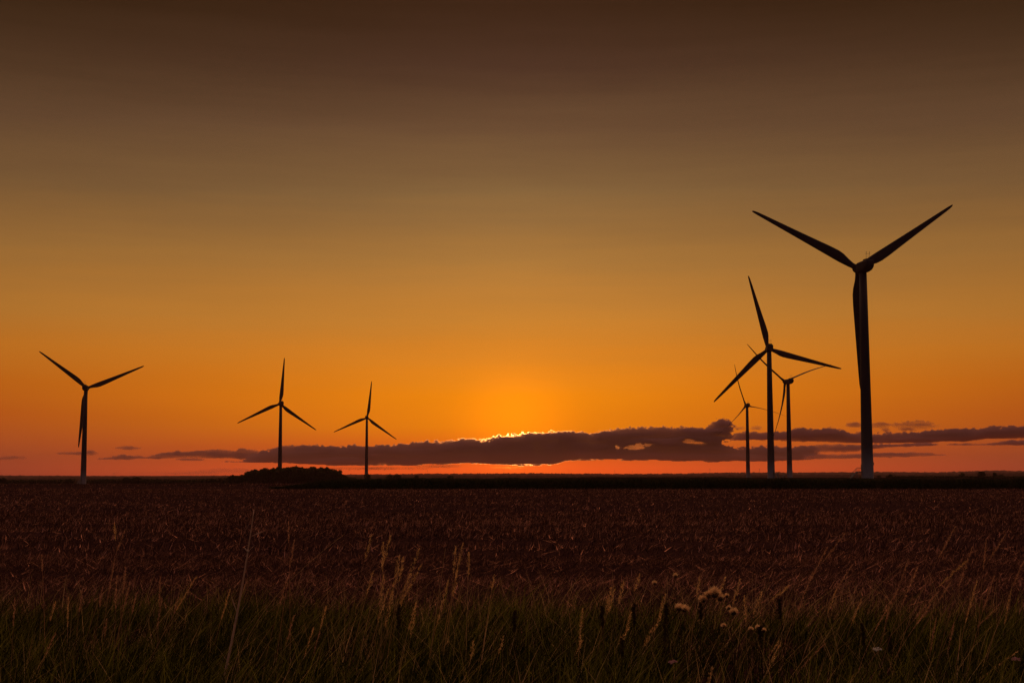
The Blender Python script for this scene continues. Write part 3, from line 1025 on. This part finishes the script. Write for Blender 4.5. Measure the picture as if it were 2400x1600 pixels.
def thistle(d, foot_px, heads, label):
    f = at(foot_px, 1600, d)
    b = np.array([f[0], d, float(ground_z(f[0], d)) - .02])
    o = empty('thistle', tuple(b))
    tag(o, label, 'thistle', 'thistles gone to seed')
    for k, (px, py, sz) in enumerate(heads):
        h_ = at(px, py, d + random.uniform(-.08, .08)) - b
        mid_ = np.array([h_[0] * .45, h_[1] * .4, h_[2] * .6])
        sm = MB().tube([(0, 0, 0), mid_ * .6, mid_, (mid_ + h_) / 2 + (0, 0, .02), h_ - (0, 0, .03)], [.0034, .003, .0025, .002, .0018], 6).mesh('stem', True)
        sm.attributes.new('tint', 'FLOAT', 'POINT').data.foreach_set('value', np.full(len(sm.vertices), .4, np.float32))
        obj('stem', sm, m_dark, o)
        hd = obj('seed_head', CORE[sz], m_dark, o, tuple(h_), (random.uniform(-.3, .3), random.uniform(-.3, .3), random.uniform(0, 6)))
        obj('down', DOWN[sz], m_fluff, hd)
    V, Q, T = ribbon(np.stack([rng.normal(0, .03, 14), rng.normal(0, .03, 14), rng.uniform(.05, .5, 14)], -1), rng.uniform(.03, .1, 14), rng.normal(0, .12, (14, 2)), rng.uniform(.015, .035, 14), 4, .6, rng.random(14))
    obj('foliage', mesh('foliage', V, Q, False, T), m_dark, o)


thistle(11.8, 1668, [(1648, 1404, 1), (1661, 1394, 1), (1675, 1390, 2), (1687, 1401, 1), (1704, 1396, 0)], 'thistle topped by the biggest cluster of glowing downy heads')
thistle(11.7, 1602, [(1592, 1424, 1), (1605, 1427, 1)], 'lower thistle with a small pair of downy heads, beside the biggest cluster')
thistle(11.6, 1722, [(1719, 1434, 1), (1708, 1424, 0)], 'thistle with one ring-shaped downy head below and beside the biggest cluster')
thistle(11.2, 1770, [(1760, 1474, 0), (1776, 1470, 0), (1790, 1477, 0), (1696, 1466, 0)], 'lowest thistle with a loose row of dull pinkish downy heads')
thistle(12.4, 1530, [(1534, 1366, 0), (1583, 1348, 0)], 'thin thistle carrying two tiny separate downy tufts above the stubble')


# dark seed spikes (dock)
def dock(px, top, bot, d, label, wid=.019):
    f = at(px, 1600, d)
    b = np.array([f[0], d, float(ground_z(f[0], d)) - .02])
    zt, zb = at(px, top, d)[2] - b[2], at(px, bot, d)[2] - b[2]
    o = empty('dock', tuple(b))
    tag(o, label, 'dock plant', 'dark dock spikes in the verge')
    lean = random.uniform(-.06, .02)
    sm = MB().tube([(0, 0, 0), (lean * .4, 0, zb * .6), (lean, 0, zt)], [.005, .004, .002], 6).mesh('stem', True)
    sm.attributes.new('tint', 'FLOAT', 'POINT').data.foreach_set('value', np.full(len(sm.vertices), .3, np.float32))
    obj('stem', sm, m_dark, o)
    k = 14
    cs = [(lean * .9 + random.gauss(0, .006), random.gauss(0, .006), zb + (zt - zb) * (q + .5) / k) for q in range(k)]
    rs = [(wid * (0.55 + .45 * math.sin(math.pi * (q + .7) / (k + .6))),) * 2 + ((zt - zb) / k,) for q in range(k)]
    V, Q, T = leaf_cloud(cs, rs, 36, .006)
    obj('seed_spike', mesh('seed_spike', V, Q, False, T), m_dark, o)


for px, top, bot, d, lb in (
        (1208, 1430, 1478, 11.5, 'dark dock spike standing alone in the open gap near the verge middle'),
        (1417, 1418, 1470, 11.4, 'tallest dark dock spike short of the thistles'),
        (1455, 1495, 1540, 11.0, 'low dark dock spike below the tallest one'),
        (1490, 1412, 1460, 11.6, 'slim dark dock spike between the tallest spike and the small thistle'),
        (1558, 1444, 1520, 11.3, 'long dark dock spike at the near side of the small thistle'),
        (1573, 1412, 1450, 11.6, 'short dark dock spike touching the small thistle'),
        (1641, 1412, 1450, 11.5, 'dark dock spike under the biggest downy cluster'),
        (1789, 1466, 1498, 11.0, 'dark blunt dock spike beside the pinkish thistle row'),
        (1846, 1404, 1450, 11.4, 'dark fat dock spike standing apart beyond the thistles'),
        (2038, 1460, 1510, 11.1, 'dark broad dock spike above the pale flower'),
        (2101, 1490, 1530, 11.1, 'dark thin dock spike next to the pale flower'),
        (935, 1415, 1470, 11.3, 'dark dock spike half hidden in the bright tuft')):
    dock(px, top, bot, d, lb)


# small flowers
def flower(px, py, d, mat, label, r=.035):
    f = at(px, py, d)
    b = np.array([f[0], d, float(ground_z(f[0], d)) - .02])
    h_ = f[2] - b[2]
    o = empty('flower', tuple(b))
    tag(o, label, 'flower')
    sm = MB().tube([(0, 0, 0), (.01, 0, h_ * .5), (0, 0, h_)], [.003, .0025, .002], 6).mesh('stem', True)
    sm.attributes.new('tint', 'FLOAT', 'POINT').data.foreach_set('value', np.full(len(sm.vertices), .6, np.float32))
    obj('stem', sm, m_weed, o)
    cs = [(math.cos(q * 2.4) * r * math.sqrt(q / 9), math.sin(q * 2.4) * r * math.sqrt(q / 9), h_ + random.uniform(-.006, .008)) for q in range(9)]
    V, Q, T = leaf_cloud(cs, [(.012, .012, .006)] * 9, 14, .006)
    obj('flower_head', mesh('flower_head', V, Q, False, T), mat, o)


flower(2055, 1520, 10.8, m_white, 'pale whitish flower head low in the dark grass, beside a dock spike')
flower(2380, 1543, 10.8, m_pink, 'dull pinkish flower low in the grass at the verge corner')
flower(1576, 1550, 10.8, m_pink, 'dull pinkish flower low in the grass below the thistles')


# ------------------------------------------------------------------ clouds: solid puffs of vapour far beyond the hills
CD = 24000.0
GX = np.arange(-260, 2661, 1.6)
GYp = np.arange(958, 1118, 1.0)
PX, PY = np.meshgrid(GX, GYp)
n_big = fbm(PX / 46, PY / 22, 201, 5, 0.55) - 0.5
n_puf = 0.45 - np.abs(fbm(PX / 15, PY / 11, 301, 4, 0.62) - 0.5) * 3.4
n_fin = fbm(PX / 7, PY / 4.5, 401, 3) - 0.5
n_str = fbm(PX / 60, PY / 5, 501, 4) - 0.5


def lens(top, bot, at_=3.0, ab=0.9, amp=9.0, strm=6.0):
    """signed depth (photo px) inside a cloud with a puffy top edge and a flat ragged base"""
    tx, ty = zip(*top)
    bx, by = zip(*bot)
    T_ = np.interp(PX, tx, ty)
    B_ = np.interp(PX, bx, by)
    st_ = (PY - (T_ - amp * (n_big * 1.1 + n_fin * 1.2 + n_puf * .5))) / at_
    sb_ = ((B_ + strm * n_str + 3.2 * n_fin) - PY) / ab
    e0 = (PX - max(tx[0], bx[0])) / 14
    e1 = (min(tx[-1], bx[-1]) - PX) / 14
    return np.minimum(np.minimum(st_, sb_), np.minimum(e0, e1))


def blob(cx, cy, rx, ry, amp=.5):
    q = np.hypot((PX - cx) / rx, (PY - cy) / ry)
    return (1 - q + amp * (n_big * 1.5 + n_fin * 1.2 + n_puf * .35)) * 2.0


bank = lens([(520, 1082), (560, 1079), (590, 1066), (615, 1057), (640, 1050), (700, 1044), (800, 1046), (870, 1044), (930, 1042), (980, 1037), (1030, 1033), (1060, 1031),
             (1095, 1027), (1130, 1031), (1170, 1021), (1240, 1015), (1300, 1012), (1340, 1011), (1410, 1013), (1440, 1004), (1480, 1001), (1560, 1002), (1640, 1001),
             (1662, 1003), (1680, 1024), (1692, 1040), (1720, 1046), (1760, 1048), (1850, 1046), (1900, 1044), (1925, 1052)],
            [(520, 1083), (600, 1083), (700, 1088), (800, 1090), (1000, 1088), (1130, 1086), (1293, 1089), (1325, 1079), (1339, 1078), (1536, 1077), (1600, 1080), (1800, 1080), (1880, 1076), (1925, 1062)], strm=10)
bank = np.maximum(bank, np.maximum(blob(1690, 1007, 34, 27, .6), blob(1664, 1022, 40, 22, .7)) * 3)
holes = np.maximum(blob(1484, 1047, 22, 4, 2.2), blob(1516, 1042, 22, 3, 2.2))
holes = np.maximum(holes, np.maximum(blob(1612, 1034, 12, 4, 1), blob(1640, 1037, 10, 2.5, 1)))
bank = np.minimum(bank, np.maximum(-holes * 2 + .5, np.minimum(bank, 0.34)))
leftc = lens([(225, 1074), (260, 1069), (290, 1064), (315, 1066), (339, 1069), (383, 1061), (405, 1058), (416, 1053), (430, 1058), (464, 1054), (510, 1053), (545, 1056), (563, 1049), (587, 1052), (610, 1057), (640, 1068)],
             [(225, 1077), (300, 1077), (339, 1074), (370, 1076), (408, 1073), (500, 1074), (548, 1075), (566, 1078), (600, 1072), (640, 1070)], 2.5, 2.5, 4, 4)
rband = lens([(1712, 1022), (1725, 1014), (1757, 1011), (1800, 1012), (1845, 1010), (1862, 1004), (1876, 1000), (1890, 1007), (1920, 1004), (1947, 1000), (1966, 1007), (1985, 1013), (2010, 1016), (2065, 1017),
              (2115, 1012), (2160, 1010), (2200, 1006), (2237, 1005), (2300, 1005), (2323, 997), (2350, 999), (2384, 996), (2460, 998), (2660, 1000)],
             [(1712, 1032), (1752, 1031), (1830, 1033), (1950, 1036), (2065, 1038), (2180, 1036), (2256, 1035), (2285, 1031), (2313, 1027), (2460, 1027), (2660, 1024)], 3, 2.0, 8, 7)
rtwo = lens([(1900, 1045), (1925, 1041), (1970, 1040), (2010, 1042), (2050, 1041), (2103, 1040), (2141, 1037), (2170, 1037), (2200, 1041)],
            [(1900, 1056), (1930, 1060), (1950, 1059), (2007, 1057), (2084, 1048), (2200, 1043)], 2.2, 2.2, 4, 4)
rthree = lens([(2215, 1042), (2265, 1038), (2300, 1041), (2329, 1037), (2371, 1031), (2420, 1030), (2560, 1032)], [(2215, 1043), (2300, 1043), (2420, 1043), (2560, 1044)], 2.2, 2, 3, 3)
rlow = lens([(1880, 1064), (1950, 1064), (2000, 1063), (2080, 1060), (2132, 1059), (2190, 1063), (2220, 1066)], [(1880, 1077), (1960, 1076), (2060, 1072), (2132, 1070), (2220, 1067)], 2.4, 2.2, 3, 3)
parts = [('bank', bank, 1.0), ('left', leftc, .6), ('rband', rband, .8), ('two', rtwo, .6), ('three', rthree, .6), ('low', rlow, .5)]
wisps = {
    'w1': blob(2003, 995, 20, 6), 'w2': np.maximum(blob(2066, 996, 34, 8), blob(2076, 1005, 10, 7)), 'w3': np.maximum(blob(2142, 996, 64, 12), blob(2128, 1004, 26, 7)), 'w4': blob(1773, 1003, 16, 6), 'w5': blob(1731, 1003, 16, 4.5),
    'w6': blob(300, 1049, 28, 5), 'w7': np.maximum(blob(186, 1062, 46, 4.5), blob(212, 1060, 16, 7)), 'w8': blob(20, 1073, 46, 5.5), 'w9': blob(446, 1076, 36, 3),
    'w11': blob(890, 1097, 110, 5), 'w12': blob(1028, 1092, 55, 4), 'pale': lens([(260, 1108), (420, 1103), (520, 1096), (579, 1095), (640, 1100), (700, 1108)], [(260, 1112), (480, 1113), (700, 1112)], 5, 3, 4, 3),
    'glint': blob(1190, 1095, 48, 3.2, .35)}


def cloud_material(name, dens, amb, g, gcol, share):
    """thick vapour: a soft scattering body plus strong forward scatter that gilds thin edges before the sun"""
    m = bpy.data.materials.new(name)
    m.use_nodes = True
    N = NT(m.node_tree)
    a_ = N.n('ShaderNodeVolumeScatter')
    a_.inputs['Color'].default_value = (*amb, 1)
    a_.inputs['Density'].default_value = dens * (1 - share)
    a_.inputs['Anisotropy'].default_value = 0.0
    b_ = N.n('ShaderNodeVolumeScatter')
    b_.inputs['Color'].default_value = (*gcol, 1)
    b_.inputs['Density'].default_value = dens * share
    b_.inputs['Anisotropy'].default_value = g
    ab = N.n('ShaderNodeVolumeAbsorption')
    ab.inputs['Color'].default_value = (*amb, 1)
    ab.inputs['Density'].default_value = dens * (1 - share)
    s1, s2 = N.n('ShaderNodeAddShader'), N.n('ShaderNodeAddShader')
    N.put(s1.inputs[0], a_.outputs[0])
    N.put(s1.inputs[1], b_.outputs[0])
    N.put(s2.inputs[0], s1.outputs[0])
    N.put(s2.inputs[1], ab.outputs[0])
    N.put(N.n('ShaderNodeOutputMaterial').inputs['Volume'], s2.outputs[0])
    return m


m_bank = cloud_material('cloud_vapour', 0.012, (0.50, 0.27, 0.40), 0.975, (1, 1, 1), 0.12)
m_wisp = cloud_material('thin_cloud_vapour', 0.0028, (0.60, 0.36, 0.43), 0.9, (1, 1, 1), 0.004)
m_glint = cloud_material('sunlit_wisp_vapour', 0.0007, (0.8, 0.5, 0.4), 0.9, (1, 0.6, 0.3), 0.8)
m_shade = cloud_material('shaded_cloud_vapour', 0.006, (0.60, 0.36, 0.43), 0.9, (1, 1, 1), 0.005)
strata = fbm(PX / 110 + .2 * n_big, PY / 10 + .5 * n_big, 641, 5, 0.6)
u_ = (PX - 1200) / F
v_ = (800 - PY) / F
RY = math.cos(PITCH) - v_ * math.sin(PITCH)
RZ = math.sin(PITCH) + v_ * math.cos(PITCH)
RXd, RZd = u_ / RY, RZ / RY


def build_cloud(S, thick, depth, mat, label, group=None, floor=0.4):
    S = np.where((PX <= GX[1]) | (PX >= GX[-2]) | (PY <= GYp[1]) | (PY >= GYp[-2]), -1, S)
    ins = S > 0
    h_, w_ = ins.shape
    cell = ins[:-1, :-1] | ins[1:, :-1] | ins[:-1, 1:] | ins[1:, 1:]
    sat = np.clip(S, 0, None)
    half = 0.5 * thick * (1 - np.exp(-sat / 1.5)) * np.clip(floor + 2.6 * (strata - 0.40), floor, 1) * (0.75 + 0.5 * fbm(PX / 30, PY / 14, 881, 3))
    half[~ins] = 0
    Yf, Yb = depth - half, depth + half
    idf = np.arange(h_ * w_).reshape(h_, w_)
    idb = np.where(ins, idf + h_ * w_, idf)
    Vf = np.stack([RXd * Yf, Yf, EYE + RZd * depth], -1).reshape(-1, 3)
    Vb = np.stack([RXd * Yb, Yb, EYE + RZd * depth], -1).reshape(-1, 3)
    i, j = np.nonzero(cell)
    qf = np.stack([idf[i, j], idf[i + 1, j], idf[i + 1, j + 1], idf[i, j + 1]], -1)
    qb = np.stack([idb[i, j], idb[i, j + 1], idb[i + 1, j + 1], idb[i + 1, j]], -1)
    Q = np.concatenate([qf, qb])
    V = np.concatenate([Vf, Vb])
    used = np.unique(Q)
    re = np.full(len(V), -1)
    re[used] = np.arange(len(used))
    me = mesh('cloud', V[used], re[Q], True)
    return tag(obj('cloud', me, mat), label, 'cloud', group)


GC = 'sunset clouds low over the horizon'
build_cloud(bank, 900, CD, m_bank, 'long dark cloud bank hiding the sun, with a gold-rimmed top edge', GC, 0.48 + 0.46 * np.exp(-((PX - 1200) / 230) ** 2))
build_cloud(leftc, 420, CD + 800, m_bank, 'ragged flat cloud trailing from the bank over the rounded wood', GC)
build_cloud(rband, 800, CD + 1500, m_bank, 'long dark cloud layer passing behind the tallest turbine tower', GC, 0.5)
build_cloud(rtwo, 620, CD + 600, m_bank, 'thin second cloud layer just under the long layer by the tallest turbine', GC)
build_cloud(rthree, 620, CD + 600, m_bank, 'short flat cloud under the long layer beyond the tallest turbine', GC)
build_cloud(rlow, 560, CD - 900, m_bank, 'lowest tapering cloud streak crossing the foot of the tallest tower', GC)
wl = {'w1': 'tiny cloud puff just short of the tallest tower', 'w2': 'small cloud puff with a trailing wisp just past the tallest tower',
      'w3': 'largest separate cloud puff floating above the long layer', 'w4': 'tiny cloud scrap between the towers of the overlapping turbines',
      'w5': 'tiny cloud scrap touching the puffy top of the bank', 'w6': 'small flat cloud floating above the ragged trailing cloud',
      'w7': 'thin cloud crossing behind the lone turbine tower', 'w8': 'thin cloud strip near the horizon beyond the lone turbine',
      'w9': 'thin cloud strip under the ragged trailing cloud', 'w11': 'thin dark cloud strip behind the small turbine, under the bank',
      'w12': 'short dark cloud strip in the orange gap under the bank', 'pale': 'faint mauve far cloud resting on the hills before the wood',
      'glint': 'bright thin wisp glowing in the orange gap below the hidden sun'}
for k, S in wisps.items():
    build_cloud(S, {'pale': 260, 'glint': 300}.get(k, 260), CD + (1200 if k == 'pale' else 0), m_glint if k == 'glint' else (m_wisp if k == 'pale' else (m_shade if k in ('w11', 'w12') else m_bank)), wl[k], GC)

# ------------------------------------------------------------------ haze
hz = MB().box((-11950, -11950, -30), (11950, 11950, 160)).mesh('haze')
m_haze = bpy.data.materials.new('haze')
m_haze.use_nodes = True
N = NT(m_haze.node_tree)
pv = N.n('ShaderNodeVolumePrincipled')
pv.inputs['Color'].default_value = (0.8, 0.42, 0.38, 1)
pv.inputs['Density'].default_value = 5.0e-5
pv.inputs['Anisotropy'].default_value = 0.3
N.put(N.n('ShaderNodeOutputMaterial').inputs['Volume'], pv.outputs[0])
tag(obj('haze', hz, m_haze), 'thin evening haze over the land', 'haze', kind='stuff')
